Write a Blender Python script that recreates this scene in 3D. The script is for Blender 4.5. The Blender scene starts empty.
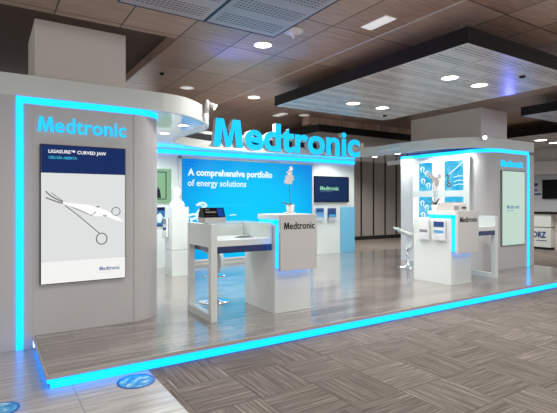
import bpy, bmesh, math, random
from mathutils import Vector, Matrix
random.seed(7)
C = bpy.context.scene.collection
PI = math.pi

# ------------------------------------------------------------ materials
def srgb(r, g, b):
    f = lambda c: (c/255/12.92) if c/255 <= .04045 else ((c/255+.055)/1.055)**2.4
    return (f(r), f(g), f(b), 1)

def mat(name, col, rough=.5, metal=0, emit=None, estr=1, spec=.5, coat=0, alpha=1, trans=0, bump=None):
    m = bpy.data.materials.new(name); m.use_nodes = True
    nt = m.node_tree; b = nt.nodes['Principled BSDF']
    b.inputs['Base Color'].default_value = col
    b.inputs['Roughness'].default_value = rough
    b.inputs['Metallic'].default_value = metal
    b.inputs['Specular IOR Level'].default_value = spec
    b.inputs['Coat Weight'].default_value = coat
    b.inputs['Alpha'].default_value = alpha
    b.inputs['Transmission Weight'].default_value = trans
    if emit:
        b.inputs['Emission Color'].default_value = emit
        b.inputs['Emission Strength'].default_value = estr
    # faint procedural variation so that nothing is a dead flat colour
    if not emit and trans == 0:
        n = nt.nodes.new('ShaderNodeTexNoise'); n.inputs['Scale'].default_value = bump or 3.0
        tc = nt.nodes.new('ShaderNodeTexCoord'); nt.links.new(tc.outputs['Object'], n.inputs['Vector'])
        r = nt.nodes.new('ShaderNodeMapRange')
        r.inputs['To Min'].default_value = max(0, rough-.05); r.inputs['To Max'].default_value = min(1, rough+.05)
        nt.links.new(n.outputs['Fac'], r.inputs['Value']); nt.links.new(r.outputs['Result'], b.inputs['Roughness'])
    return m

class G:
    """tiny node-graph helper"""
    def __init__(s, m):
        s.m = m; s.nt = m.node_tree; s.b = s.nt.nodes['Principled BSDF']
        tc = s.nt.nodes.new('ShaderNodeTexCoord'); s.obj = tc.outputs['Object']
        sp = s.nt.nodes.new('ShaderNodeSeparateXYZ'); s.nt.links.new(s.obj, sp.inputs[0])
        s.x, s.y, s.z = sp.outputs
    def put(s, sock, v):
        if isinstance(v, (int, float)): sock.default_value = v
        elif isinstance(v, tuple): sock.default_value = v
        else: s.nt.links.new(v, sock)
    def m2(s, op, a, b=0, c=None):
        n = s.nt.nodes.new('ShaderNodeMath'); n.operation = op
        s.put(n.inputs[0], a); s.put(n.inputs[1], b)
        if c is not None: s.put(n.inputs[2], c)
        return n.outputs[0]
    def line(s, coord, off, period, w):      # 1 on a thin line that repeats
        t = s.m2('FRACT', s.m2('DIVIDE', s.m2('SUBTRACT', coord, off-w/2), period))
        return s.m2('LESS_THAN', t, w/period)
    def vec(s, x, y, z=0):
        n = s.nt.nodes.new('ShaderNodeCombineXYZ')
        for i, v in enumerate((x, y, z)): s.put(n.inputs[i], v)
        return n.outputs[0]
    def noise(s, v, scale=1, detail=3, rough=.55):
        n = s.nt.nodes.new('ShaderNodeTexNoise'); s.put(n.inputs['Vector'], v)
        n.inputs['Scale'].default_value = scale; n.inputs['Detail'].default_value = detail
        n.inputs['Roughness'].default_value = rough
        return n.outputs['Fac']
    def white(s, v):
        n = s.nt.nodes.new('ShaderNodeTexWhiteNoise'); n.noise_dimensions = '3D'; s.put(n.inputs['Vector'], v)
        return n.outputs['Value']
    def ramp(s, f, stops):
        n = s.nt.nodes.new('ShaderNodeValToRGB'); s.put(n.inputs[0], f)
        e = n.color_ramp.elements
        while len(e) < len(stops): e.new(.5)
        for k, (p, c) in zip(e, stops): k.position = p; k.color = c
        return n.outputs[0]
    def mix(s, f, a, b):
        n = s.nt.nodes.new('ShaderNodeMix'); n.data_type = 'RGBA'
        s.put(n.inputs[0], f); s.put(n.inputs[6], a); s.put(n.inputs[7], b)
        return n.outputs[2]

WHITE = mat('white_laminate', srgb(214, 219, 215), .35)
FRONT = mat('white_painted_board', srgb(194, 193, 192), .5)
SOFF = mat('white_soffit_paint', srgb(242, 246, 248), .12, coat=1)
PILL = mat('grey_pillar_paint', srgb(232, 222, 212), .7)
DARKM = mat('dark_metal', srgb(24, 20, 19), .6, spec=.25)
BLACKSEAM = mat('black_joint', srgb(20, 19, 20), .6)
CHROME = mat('chrome', srgb(225, 228, 232), .08, 1)
NAVY = mat('navy_gloss', srgb(14, 40, 92), .2, coat=.5)
NAVYP = mat('navy_print', srgb(12, 48, 112), .4)
POT = mat('white_ceramic', srgb(226, 222, 218), .3)
LEAF = mat('dark_green_leaf', srgb(52, 60, 50), .45)
STEM = mat('plant_stem', srgb(60, 74, 70), .6)
PETAL = mat('pale_petal', srgb(240, 232, 228), .6)
GREYPETAL = mat('grey_white_petal', srgb(176, 172, 172), .6)
PLASTER = mat('white_plaster', srgb(238, 238, 234), .55)
BLACK = mat('black_screen', srgb(8, 7, 7), .3, spec=.12)
INK = mat('black_ink', srgb(6, 6, 6), .6, spec=.1)
STEEL = mat('brushed_steel', srgb(150, 150, 152), .3, .9)
GREYP = mat('grey_plastic', srgb(120, 118, 118), .45)
LIGHTBLUE = mat('light_blue_panel', srgb(112, 182, 216), .35)
ORZB = mat('dark_blue_ink', srgb(20, 62, 130), .5)
BAND = mat('dark_navy_band', srgb(26, 24, 34), .4)
GLASS = mat('clear_acrylic', srgb(170, 225, 245), .04, alpha=.14, spec=.5)
GLASSP = mat('clear_brochure_acrylic', srgb(235, 240, 242), .08, alpha=.35)

def emis(name, lin, s=1.0):
    return mat(name, (*[min(1, v) for v in lin], 1), .5, emit=(*lin, 1), estr=s)
LED = emis('cyan_led', (0.0, .82, 3.4)); LED.node_tree.nodes['Principled BSDF'].inputs['Base Color'].default_value = (.0, .3, .4, 1)
LETTERF = emis('cyan_letter_face', (0.0, .56, 1.1)); LETTERF.node_tree.nodes['Principled BSDF'].inputs['Base Color'].default_value = (.0, .25, .35, 1)
LAMP = emis('lamp_diffuser', (1, .97, .92), 6)
UNLIT = emis('dim_lamp_diffuser', (1, .97, .94), .35)
def scr(name, rgb, s=1): 
    c = srgb(*rgb)
    m = mat(name, (c[0]*.05, c[1]*.05, c[2]*.05, 1), .35, emit=c, estr=s, spec=.12); return m
SCRW = scr('screen_white', (240, 240, 238)); SCRG = scr('screen_grey', (220, 222, 221)); SCRN = scr('screen_navy', (14, 44, 104), .8)
SCRT = scr('screen_text_white', (255, 255, 255)); SCRC = scr('screen_text_cyan', (60, 190, 225)); SCRB = scr('screen_text_blue', (45, 90, 150))
SCRLINE = scr('screen_dark_line', (112, 112, 114)); SCRTOOL = scr('screen_tool_white', (250, 250, 249)); SCRDK = scr('screen_print_dark', (50, 50, 54))
MINT = scr('screen_mint', (196, 222, 208), .9); MINTTXT = scr('screen_mint_text', (96, 134, 160))
TVNAVY = scr('screen_deep_navy', (24, 48, 92), .8); TVGREEN = scr('screen_text_green', (150, 215, 180))
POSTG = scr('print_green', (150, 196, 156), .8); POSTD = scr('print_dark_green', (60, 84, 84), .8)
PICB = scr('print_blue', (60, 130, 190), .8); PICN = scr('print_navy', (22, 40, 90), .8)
PRW = scr('print_white', (224, 246, 252)); PRFAINT = scr('print_pale_cyan', (40, 214, 255))
GLOWW = scr('lit_acrylic', (246, 250, 250), 1.0)

# blue backlit graphic : colour lighter towards its middle, halftone dots in a corner
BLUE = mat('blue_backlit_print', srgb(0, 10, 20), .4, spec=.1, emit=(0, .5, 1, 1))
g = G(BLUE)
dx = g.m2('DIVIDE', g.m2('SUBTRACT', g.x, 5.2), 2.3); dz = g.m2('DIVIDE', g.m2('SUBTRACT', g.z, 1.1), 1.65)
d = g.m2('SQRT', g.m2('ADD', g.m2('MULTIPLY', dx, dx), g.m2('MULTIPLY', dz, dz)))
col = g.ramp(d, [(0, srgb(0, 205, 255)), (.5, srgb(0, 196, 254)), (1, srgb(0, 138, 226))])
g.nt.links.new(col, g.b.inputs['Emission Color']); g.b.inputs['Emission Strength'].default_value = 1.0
# sky-blue niche print
NICHE = mat('sky_blue_backlit_print', srgb(0, 10, 20), .4, spec=.1, emit=(0, .5, 1, 1))
g = G(NICHE)
n_ = g.noise(g.vec(g.y, g.z, 0), 5, 4)
col = g.ramp(n_, [(.3, srgb(20, 166, 224)), (.5, srgb(70, 196, 240)), (.7, srgb(140, 222, 250))])
g.nt.links.new(col, g.b.inputs['Emission Color']); g.b.inputs['Emission Strength'].default_value = .95

# carpet tiles, 0.5 m, striped, quarter turned
CARPET = mat('striped_carpet_tiles', srgb(110, 100, 95), .9, spec=.2)
g = G(CARPET)
tx = g.m2('DIVIDE', g.m2('SUBTRACT', g.x, 1.25), .5); ty = g.m2('DIVIDE', g.m2('SUBTRACT', g.y, 2.98), .5)
ix = g.m2('FLOOR', tx); iy = g.m2('FLOOR', ty)
par = g.m2('MODULO', g.m2('ABSOLUTE', g.m2('ADD', ix, iy)), 2)
rnd = g.white(g.vec(ix, iy, 3))
sA = g.noise(g.vec(g.m2('MULTIPLY', g.x, 75), g.m2('MULTIPLY', g.y, 2), g.m2('MULTIPLY', rnd, 40)), 1, 3, .7)
sB = g.noise(g.vec(g.m2('MULTIPLY', g.x, 2), g.m2('MULTIPLY', g.y, 75), g.m2('MULTIPLY', rnd, 40)), 1, 3, .7)
f = g.m2('ADD', g.m2('MULTIPLY', par, sA), g.m2('MULTIPLY', g.m2('SUBTRACT', 1, par), sB))
f = g.m2('ADD', f, g.m2('MULTIPLY', g.m2('SUBTRACT', rnd, .5), .07))
col = g.ramp(f, [(.28, srgb(84, 76, 72)), (.45, srgb(110, 102, 97)), (.57, srgb(128, 120, 114)), (.75, srgb(172, 164, 157))])
ed = g.m2('MAXIMUM', g.line(g.x, 1.25, .5, .008), g.line(g.y, 2.98, .5, .008))
col = g.mix(g.m2('MULTIPLY', ed, .45), col, srgb(66, 58, 55))
g.nt.links.new(col, g.b.inputs['Base Color'])

# pale striated porcelain tiles
TILE = mat('pale_striated_tiles', srgb(170, 165, 160), .3, coat=.2)
g = G(TILE)
ix = g.m2('FLOOR', g.m2('DIVIDE', g.m2('SUBTRACT', g.x, .58), .62)); iy = g.m2('FLOOR', g.m2('DIVIDE', g.m2('SUBTRACT', g.y, 3.31), .62))
rnd = g.white(g.vec(ix, iy, 1)); par = g.m2('MODULO', g.m2('ABSOLUTE', g.m2('ADD', ix, iy)), 2)
sA = g.noise(g.vec(g.m2('MULTIPLY', g.x, 2.5), g.m2('MULTIPLY', g.y, 34), g.m2('MULTIPLY', rnd, 30)), 1, 4)
sB = g.noise(g.vec(g.m2('MULTIPLY', g.x, 34), g.m2('MULTIPLY', g.y, 2.5), g.m2('MULTIPLY', rnd, 30)), 1, 4)
f = sA
col = g.ramp(f, [(.3, srgb(150, 145, 139)), (.5, srgb(176, 172, 166)), (.7, srgb(198, 195, 190))])
ed = g.m2('MAXIMUM', g.line(g.x, .58, .62, .006), g.line(g.y, 3.31, .62, .006))
col = g.mix(g.m2('MULTIPLY', ed, .7), col, srgb(84, 80, 78))
g.nt.links.new(col, g.b.inputs['Base Color'])

# laminate planks of the platform
WOOD = mat('grey_oak_laminate', srgb(130, 118, 108), .28, coat=1)
WOOD.node_tree.nodes['Principled BSDF'].inputs['Coat Roughness'].default_value = .16
WOOD.node_tree.nodes['Principled BSDF'].inputs['Coat IOR'].default_value = 1.5
g = G(WOOD)
row = g.m2('FLOOR', g.m2('DIVIDE', g.y, .19))
sh = g.m2('MULTIPLY', g.white(g.vec(row, 2, 0)), 1.3)
pl = g.m2('FLOOR', g.m2('DIVIDE', g.m2('ADD', g.x, sh), 1.3))
rnd = g.white(g.vec(row, pl, 5))
f = g.noise(g.vec(g.m2('MULTIPLY', g.x, 1.1), g.m2('MULTIPLY', g.y, 16), g.m2('MULTIPLY', rnd, 20)), 1, 5, .6)
f = g.m2('ADD', f, g.m2('MULTIPLY', g.m2('SUBTRACT', rnd, .5), .20))
col = g.ramp(f, [(.28, srgb(98, 88, 82)), (.5, srgb(130, 120, 113)), (.72, srgb(164, 155, 148))])
ed = g.line(g.y, 0, .19, .004)
col = g.mix(g.m2('MULTIPLY', ed, .22), col, srgb(80, 70, 65))
g.nt.links.new(col, g.b.inputs['Base Color'])
for l in list(g.b.inputs['Roughness'].links): g.nt.links.remove(l)
g.b.inputs['Roughness'].default_value = .24

# brown ceiling tiles .68 x 1.25
def ceil_mat(name, lo, hi, seam, x0, px, y0, py, slots=None, rough=.45, w=.016):
    m = mat(name, hi, rough); g = G(m)
    ix = g.m2('FLOOR', g.m2('DIVIDE', g.m2('SUBTRACT', g.x, x0), px)); iy = g.m2('FLOOR', g.m2('DIVIDE', g.m2('SUBTRACT', g.y, y0), py))
    rnd = g.white(g.vec(ix, iy, 1))
    f = g.noise(g.vec(g.m2('MULTIPLY', g.x, 3), g.m2('MULTIPLY', g.y, 60), g.m2('MULTIPLY', rnd, 20)), 1, 4)
    f = g.m2('ADD', f, g.m2('MULTIPLY', g.m2('SUBTRACT', rnd, .5), .25))
    col = g.ramp(f, [(.3, lo), (.7, hi)])
    if slots:      # bands of small punched dots, dark
        bx0, bp, bw, dp, dr = slots
        lx = g.m2('FRACT', g.m2('DIVIDE', g.m2('SUBTRACT', g.x, x0), px)); ly = g.m2('FRACT', g.m2('DIVIDE', g.m2('SUBTRACT', g.y, y0), py))
        inb = g.m2('LESS_THAN', g.m2('FRACT', g.m2('DIVIDE', g.m2('SUBTRACT', g.y, bx0), bp)), bw)
        inx = g.m2('LESS_THAN', g.m2('ABSOLUTE', g.m2('SUBTRACT', lx, .5)), .42)
        dotx = g.m2('LESS_THAN', g.m2('FRACT', g.m2('DIVIDE', g.x, dp)), .72)
        doty = g.m2('LESS_THAN', g.m2('FRACT', g.m2('DIVIDE', g.y, dr)), .5)
        dd = g.m2('MULTIPLY', g.m2('MULTIPLY', inb, inx), g.m2('MULTIPLY', dotx, doty))
        col = g.mix(g.m2('MULTIPLY', dd, .85), col, srgb(44, 40, 40))
    ed = g.m2('MAXIMUM', g.line(g.x, x0, px, w), g.line(g.y, y0, py, w))
    col = g.mix(ed, col, seam)
    g.nt.links.new(col, g.b.inputs['Base Color'])
    return m
CEIL = ceil_mat('brown_veneer_ceiling_tiles', srgb(158, 126, 106), srgb(200, 172, 152), srgb(40, 34, 32), 3.32, .68, 4.02, 1.25, None, .32)
DROP = ceil_mat('pale_perforated_ceiling_tiles', srgb(196, 188, 182), srgb(218, 210, 204), srgb(70, 64, 62), 4.2, .662, 2.9, .94, (2.98, .31, .55, .03, .056), .3, .014)
GRILLE = ceil_mat('grey_perforated_metal', srgb(168, 162, 166), srgb(184, 178, 182), srgb(40, 42, 60), 1.98, .9, 3.35, 1.24, (3.42, .41, .62, .045, .05), .35, .012)
VOID = mat('dark_ceiling_void', srgb(88, 72, 62), .9)
FARW = mat('grey_brown_wall_panel', srgb(150, 144, 139), .6)

# ------------------------------------------------------------ mesh helpers
def link(name, me, m, parent=None, smooth=False):
    o = bpy.data.objects.new(name, me); C.objects.link(o)
    if m is not None and not me.materials: me.materials.append(m)
    if parent is not None:
        o.parent = parent
        o.matrix_parent_inverse = Matrix.Translation(parent.location).inverted() if parent.type == 'EMPTY' and parent.rotation_euler.z == 0 else parent.matrix_basis.inverted()
    if smooth:
        for p in me.polygons: p.use_smooth = True
    return o

class MB:
    def __init__(s): s.b = bmesh.new()
    def box(s, x0, x1, y0, y1, z0, z1, bev=0):
        r = bmesh.ops.create_cube(s.b, size=1)
        for v in r['verts']:
            v.co = Vector(((x0+x1)/2+v.co.x*(x1-x0), (y0+y1)/2+v.co.y*(y1-y0), (z0+z1)/2+v.co.z*(z1-z0)))
        if bev:
            es = {e for v in r['verts'] for e in v.link_edges}
            bmesh.ops.bevel(s.b, geom=list(es), offset=bev, segments=2, affect='EDGES', profile=.5)
        return s
    def prism(s, pts, z0, z1):
        lo = [s.b.verts.new((x, y, z0)) for x, y in pts]; hi = [s.b.verts.new((x, y, z1)) for x, y in pts]
        s.b.faces.new(lo[::-1]); s.b.faces.new(hi)
        n = len(pts)
        for i in range(n): s.b.faces.new((lo[i], lo[(i+1) % n], hi[(i+1) % n], hi[i]))
        return s
    def ribbon(s, pts, z0, z1, th):     # upright band along a plan path, thickness to its left
        off = []
        for i, p in enumerate(pts):
            a = Vector(pts[max(0, i-1)]); b = Vector(pts[min(len(pts)-1, i+1)])
            t = (b-a).normalized(); off.append((p[0]-t.y*th, p[1]+t.x*th))
        rings = [[s.b.verts.new((p[0], p[1], z0)), s.b.verts.new((p[0], p[1], z1)), s.b.verts.new((q[0], q[1], z1)), s.b.verts.new((q[0], q[1], z0))] for p, q in zip(pts, off)]
        for a, b in zip(rings, rings[1:]):
            for k in range(4): s.b.faces.new((a[k], a[(k+1) % 4], b[(k+1) % 4], b[k]))
        s.b.faces.new(rings[0][::-1]); s.b.faces.new(rings[-1])
        return s
    def lathe(s, prof, cx=0, cy=0, seg=24, sx=1, sy=1):
        rings = []
        for r, z in prof:
            if r < 1e-5: rings.append([s.b.verts.new((cx, cy, z))])
            else: rings.append([s.b.verts.new((cx+sx*r*math.cos(2*PI*k/seg), cy+sy*r*math.sin(2*PI*k/seg), z)) for k in range(seg)])
        for a, b in zip(rings, rings[1:]):
            for k in range(seg):
                k2 = (k+1) % seg
                if len(a) == 1 and len(b) == 1: continue
                if len(a) == 1: s.b.faces.new((a[0], b[k2], b[k]))
                elif len(b) == 1: s.b.faces.new((a[k], a[k2], b[0]))
                else: s.b.faces.new((a[k], a[k2], b[k2], b[k]))
        return s
    def tube(s, pts, r, seg=8, cap=True):
        pts = [Vector(p) for p in pts]; rings = []
        rr = r if isinstance(r, (list, tuple)) else [r]*len(pts)
        for i, p in enumerate(pts):
            t = (pts[min(len(pts)-1, i+1)]-pts[max(0, i-1)]).normalized()
            u = t.cross(Vector((0, 0, 1)))
            if u.length < .1: u = t.cross(Vector((1, 0, 0)))
            u.normalize(); w = t.cross(u)
            rings.append([s.b.verts.new(p+rr[i]*(u*math.cos(2*PI*k/seg)+w*math.sin(2*PI*k/seg))) for k in range(seg)])
        for a, b in zip(rings, rings[1:]):
            for k in range(seg): s.b.faces.new((a[k], a[(k+1) % seg], b[(k+1) % seg], b[k]))
        if cap: s.b.faces.new(rings[0][::-1]); s.b.faces.new(rings[-1])
        return s
    def plate(s, pts, n, th=.003):      # thin solid from a 3D planar outline
        n = Vector(n).normalized()*th
        a = [s.b.verts.new(Vector(p)) for p in pts]; b = [s.b.verts.new(Vector(p)+n) for p in pts]
        s.b.faces.new(a[::-1]); s.b.faces.new(b)
        for i in range(len(pts)): j = (i+1) % len(pts); s.b.faces.new((a[i], a[j], b[j], b[i]))
        return s
    def stroke(s, pts, w, org, u, n, th=.003):   # a drawn line on a plane: pts in (u, z)
        org = Vector(org); u = Vector(u); z = Vector((0, 0, 1))
        P = [Vector((a, b)) for a, b in pts]; L = []; Rr = []
        for i, p in enumerate(P):
            t = (P[min(len(P)-1, i+1)]-P[max(0, i-1)]).normalized(); q = Vector((-t.y, t.x))*(w[i] if isinstance(w, list) else w)/2
            L.append(p+q); Rr.append(p-q)
        nn = Vector(n).normalized()*th
        f = lambda q, k: s.b.verts.new(org+u*q.x+z*q.y+(nn if k else Vector()))
        rings = [[f(a, 0), f(b, 0), f(b, 1), f(a, 1)] for a, b in zip(L, Rr)]
        for a, b in zip(rings, rings[1:]):
            for k in range(4): s.b.faces.new((a[k], b[k], b[(k+1) % 4], a[(k+1) % 4]))
        s.b.faces.new(rings[0]); s.b.faces.new(rings[-1][::-1])
        return s
    def build(s, name, m, parent=None, smooth=False, origin=None):
        bmesh.ops.recalc_face_normals(s.b, faces=s.b.faces[:])
        if origin is not None:
            bmesh.ops.translate(s.b, verts=s.b.verts[:], vec=-Vector(origin))
        me = bpy.data.meshes.new(name); s.b.to_mesh(me); s.b.free()
        o = link(name, me, m, parent, smooth)
        if origin is not None: o.location = origin
        return o

def tag(o, label=None, cat=None, group=None, kind=None):
    if label: o['label'] = label
    if cat: o['category'] = cat
    if group: o['group'] = group
    if kind: o['kind'] = kind
    return o
def thing(name, label, cat, loc=(0, 0, 0), group=None):
    o = bpy.data.objects.new(name, None); C.objects.link(o); o.location = loc; o.empty_display_size = .1
    return tag(o, label, cat, group)
def arc(cx, cy, r, a0, a1, n=10):
    return [(cx+r*math.cos(math.radians(a0+(a1-a0)*k/n)), cy+r*math.sin(math.radians(a0+(a1-a0)*k/n))) for k in range(n+1)]
def spline(pts, n=8):
    P = [Vector(p) for p in pts]; out = []
    for i in range(len(P)-1):
        a = P[max(0, i-1)]; b = P[i]; c = P[i+1]; d = P[min(len(P)-1, i+2)]
        for k in range(n):
            t = k/n
            out.append(tuple(.5*((2*b)+(c-a)*t+(2*a-5*b+4*c-d)*t*t+(3*b-a-3*c+d)*t**3)))
    out.append(tuple(P[-1])); return out

def text_bm(s, bold=.0, depth=0, res=3, space=1):
    cu = bpy.data.curves.new('t', 'FONT'); cu.body = s; cu.size = 1; cu.offset = bold; cu.extrude = .5 if depth else 0
    cu.resolution_u = res; cu.space_character = space
    o = bpy.data.objects.new('t', cu); C.objects.link(o)
    bpy.context.view_layer.update()
    me = bpy.data.meshes.new_from_object(o.evaluated_get(bpy.context.evaluated_depsgraph_get()))
    bpy.data.objects.remove(o); bpy.data.curves.remove(cu)
    b = bmesh.new(); b.from_mesh(me); bpy.data.meshes.remove(me)
    return b
def medtronic_bm(bold=.02, res=3):
    b = text_bm('edtronic', bold, True, res); bmesh.ops.remove_doubles(b, verts=b.verts[:], dist=1e-5)
    x0 = min(v.co.x for v in b.verts); top = max(v.co.y for v in b.verts); z0 = min(v.co.z for v in b.verts); z1 = max(v.co.z for v in b.verts)
    H = top*.975; W = H*1.04; s_ = .13+bold*1.3; ox = x0-W-.045
    o = [(0, 0), (W*.10, H), (W*.10+s_*1.05, H), (W*.5, H*.36), (W*.90-s_*1.05, H), (W*.90, H), (W, 0), (W-s_, 0), (W*.90-s_*.85, H*.62), (W*.5+s_*.38, 0), (W*.5-s_*.38, 0), (W*.10+s_*.85, H*.62), (s_, 0)]
    lo = [b.verts.new((ox+x, y, z0)) for x, y in o]; hi = [b.verts.new((ox+x, y, z1)) for x, y in o]
    fl = b.faces.new(lo[::-1]); fh = b.faces.new(hi)
    for i in range(len(o)): j = (i+1) % len(o); b.faces.new((lo[i], lo[j], hi[j], hi[i]))
    b.normal_update(); bmesh.ops.triangulate(b, faces=[fl, fh])
    return b
def fit(b, org, u, w, h, n, th):
    xs = [v.co.x for v in b.verts]; ys = [v.co.y for v in b.verts]; zs = [v.co.z for v in b.verts]
    x0, x1, y0, y1, z0, z1 = min(xs), max(xs), min(ys), max(ys), min(zs), max(zs)
    org = Vector(org); u = Vector(u); n = Vector(n)
    for v in b.verts:
        c = v.co; v.co = org+u*((c.x-x0)/(x1-x0)*w)+Vector((0, 0, 1))*((c.y-y0)/(y1-y0)*h)+n*(((c.z-z0)/(z1-z0) if z1-z0 > 1e-6 else 0)*th)
def writing(name, s, org, u, w, h, n, m, parent, th=.003, bold=.012, space=1):
    """lettering fitted to w x h whose lower left corner is org, reading along u, facing n"""
    b = medtronic_bm(bold, 2) if s == 'Medtronic' else text_bm(s, bold, True, 2, space); bmesh.ops.remove_doubles(b, verts=b.verts[:], dist=1e-5)
    fit(b, org, u, w, h, n, th)
    bmesh.ops.recalc_face_normals(b, faces=b.faces[:])
    me = bpy.data.meshes.new(name); b.to_mesh(me); b.free()
    return link(name, me, m, parent)
FX = (1, 0, 0); FN = (0, -1, 0)          # on faces looking to -Y
SX = (0, -1, 0); SN = (-1, 0, 0)         # on faces looking to -X

# ------------------------------------------------------------ camera
cam = bpy.data.cameras.new('camera'); co = bpy.data.objects.new('camera', cam); C.objects.link(co)
co.location = (0, 0, 1.5); co.rotation_euler = (PI/2, 0, math.radians(57.3-90))
cam.lens = 453/557*36; cam.sensor_width = 36; cam.shift_y = -5.5/557
cam.clip_end = 200
bpy.context.scene.camera = co
vs = bpy.context.scene.view_settings
vs.view_transform = 'Standard'; vs.look = 'None'; vs.gamma = 1; vs.exposure = 0; vs.use_curve_mapping = False

# ------------------------------------------------------------ floor
tag(MB().box(1.2, 30, -4, 18, -.1, 0).build('floor', CARPET), 'grey brown carpet of striped square tiles laid quarter turned', kind='structure')
tag(MB().box(-6, 1.2, -4, 5.25, -.1, 0).build('floor', TILE), 'pale striated stone tiles left of the carpet', kind='structure')

# ------------------------------------------------------------ platform
PX0, PX1, PY0, PY1 = .39, 9.95, 4.0, 9.233
pf = thing('display_platform', 'low booth platform of grey oak planks with a cyan lit front edge', 'platform', (5, 6, 0))
MB().box(PX0+.012, PX1, PY0+.012, PY1, .088, .12).build('deck', WOOD, pf)
EDGE = mat('edge_profile', srgb(176, 168, 160), .4)
MB().box(PX0, PX1, PY0-.002, PY0+.014, .084, .12).build('edge_trim', EDGE, pf)
MB().box(PX0-.002, PX0+.014, PY0+.014, 5.24, .084, .12).build('edge_trim', EDGE, pf)
MB().box(PX0+.06, PX1-.05, PY0+.06, PY1-.05, .0, .086).build('plinth', DARKM, pf)
MB().box(PX0+.03, PX1-.05, PY0+.016, PY0+.055, .003, .069).build('led_strip', LED, pf)
MB().box(PX0+.012, PX0+.03, PY0+.06, 5.24, .03, .07).build('led_strip', LED, pf)

# ------------------------------------------------------------ booth walls
Zs = 2.56
wl = [(.39, 5.25)]+arc(1.42, 5.60, .35, -90, 0, 12)+[(1.77, 9.2), (.39, 9.2)]
tag(MB().prism([(-4, 5.25), (.389, 5.25), (.389, 9.2), (-4, 9.2)], 0, 2.56).build('wall_left', FRONT), 'white booth wall standing on the pale tiles at the left edge', kind='structure')
wallL = MB().prism(wl, .121, 2.49).build('wall_left', FRONT); tag(wallL, 'white booth wall block with a rounded inner end behind the large left screen', kind='structure')
ledp = [(.24, 5.245), (1.42, 5.245)]+arc(1.42, 5.60, .355, -90, 0, 12)[1:]+[(1.775, 9.2)]
MB().ribbon(ledp, 2.492, 2.558, .04).build('led_strip', LED, wallL)
MB().box(.24, .302, 5.236, 5.26, .0, 2.492).build('led_strip', LED, wallL)
MB().box(1.405, 1.408, 5.247, 5.252, .13, 2.48).build('panel_joint', GREYP, wallL)

wr = arc(8.6, 5.62, .4, 180, 270, 12)+[(9.87, 5.22), (9.87, 7.43), (8.2, 7.43)]
wallR = MB().prism(wr, .121, 2.47).build('wall_right', FRONT); tag(wallR, 'white booth wall block with rounded corner at the right end', kind='structure')
ledr = [(8.195, 7.43), (8.195, 5.62)]+arc(8.6, 5.62, .405, 180, 270, 12)[1:]+[(9.66, 5.215)]
MB().ribbon(ledr, 2.472, 2.54, .04).build('led_strip', LED, wallR)
MB().box(9.6, 9.665, 5.205, 5.23, .122, 2.472).build('led_strip', LED, wallR)
wallB = MB().box(1.77, 8.38, 9.25, 9.4, .0, 2.6).build('wall_back', WHITE); tag(wallB, 'white back wall of the booth', kind='structure')
MB().box(1.78, 8.38, 9.215, 9.25, 2.5, 2.575).build('led_strip', LED, wallB)
MB().box(1.78, 8.38, 9.236, 9.25, .12, .19).build('baseboard', WHITE, wallB)

# canopy: one lobed plan, soffit and fascia
lob = spline([(1.75, 5.25), (2.02, 5.31), (2.28, 5.5), (2.6, 5.86), (2.74, 6.3), (2.72, 6.9), (2.72, 7.42), (2.80, 7.72), (3.16, 8.0), (3.75, 8.22), (4.6, 8.30)], 6)
rob = spline([(6.4, 8.10), (6.9, 8.04), (7.2, 7.98), (7.40, 7.84), (7.5, 7.5), (7.48, 6.8), (7.52, 6.2), (7.66, 5.78), (7.95, 5.42), (8.3, 5.25), (8.6, 5.22)], 6)
outline = [(-4, 5.25)]+lob+rob+[(9.87, 5.22)]
cp = thing('canopy', 'white curved canopy fascia and soffit running round the top of the booth', 'canopy', (5, 8, 2.6))
sof = MB(); ins = [(x, y+.03) for x, y in outline]
sof.prism(ins+[(9.87, 9.42), (-4, 9.42)], 2.60, 2.66); sof.build('soffit', SOFF, cp)
li = lob.index(min(lob, key=lambda p: abs(p[1]-7.45)+abs(p[0]-2.73)))
ri = rob.index(min(rob, key=lambda p: abs(p[1]-7.84)+abs(p[0]-7.40)))
MB().ribbon([(-4, 5.25)]+lob[:li+1], 2.56, 2.78, .05).build('fascia', WHITE, cp)
MB().ribbon(lob[li:]+rob[:ri+1], 2.53, 2.86, .05).build('fascia', WHITE, cp)
MB().ribbon(rob[ri:]+[(9.87, 5.22)], 2.54, 2.75, .05).build('fascia', WHITE, cp)
bd = [(x, y-.006) for x, y in lob[-16:]+rob[:9]]
MB().ribbon(bd, 2.68, 2.80, .01).build('dark_band', BAND, cp)
MB().box(9.82, 9.87, 5.27, 9.42, 2.54, 2.75).build('fascia', WHITE, cp)

# track spots clipped on the canopy lip
def clip_spot(x, y, z, label, dx):
    t = thing('spotlight', label, 'spotlight', (x, y, z))
    MB().box(x-.02, x+.02, y-.035, y+.035, z-.12, z+.0).build('bracket', POT, t)
    MB().tube([(x, y-.04, z-.10), (x, y-.04, z+.03), (x, y-.04, z+.045)], [.026, .026, .012], 12).build('arm', POT, t, True)
    b = MB(); p = Vector((x+dx*.02, y-.045, z-.0)); q = p+Vector((dx*.07, -.04, -.05))
    b.tube([p, p+(q-p)*.5, q], [.022, .032, .04], 14).build('lamp_head', POT, t, True)
    MB().tube([q-(q-p)*.02, q+(q-p)*.08], [.037, .037], 14).build('bulb', LAMP, t)
clip_spot(2.46, 5.62, 2.80, 'small white clip-on spotlight on the left tip of the canopy', 1)
clip_spot(8.12, 5.26, 2.77, 'small white clip-on spotlight on the canopy above the right niches', -1)

# ------------------------------------------------------------ big letters on the canopy
sg = thing('letter_sign', 'large cyan glowing Medtronic lettering standing in front of the canopy fascia', 'sign', (5.2, 7.7, 2.5))
b = medtronic_bm(.03, 5); bmesh.ops.remove_doubles(b, verts=b.verts[:], dist=1e-5)
fit(b, (3.44, 7.66, 2.47), FX, 3.57, .56, FN, .11)
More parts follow.
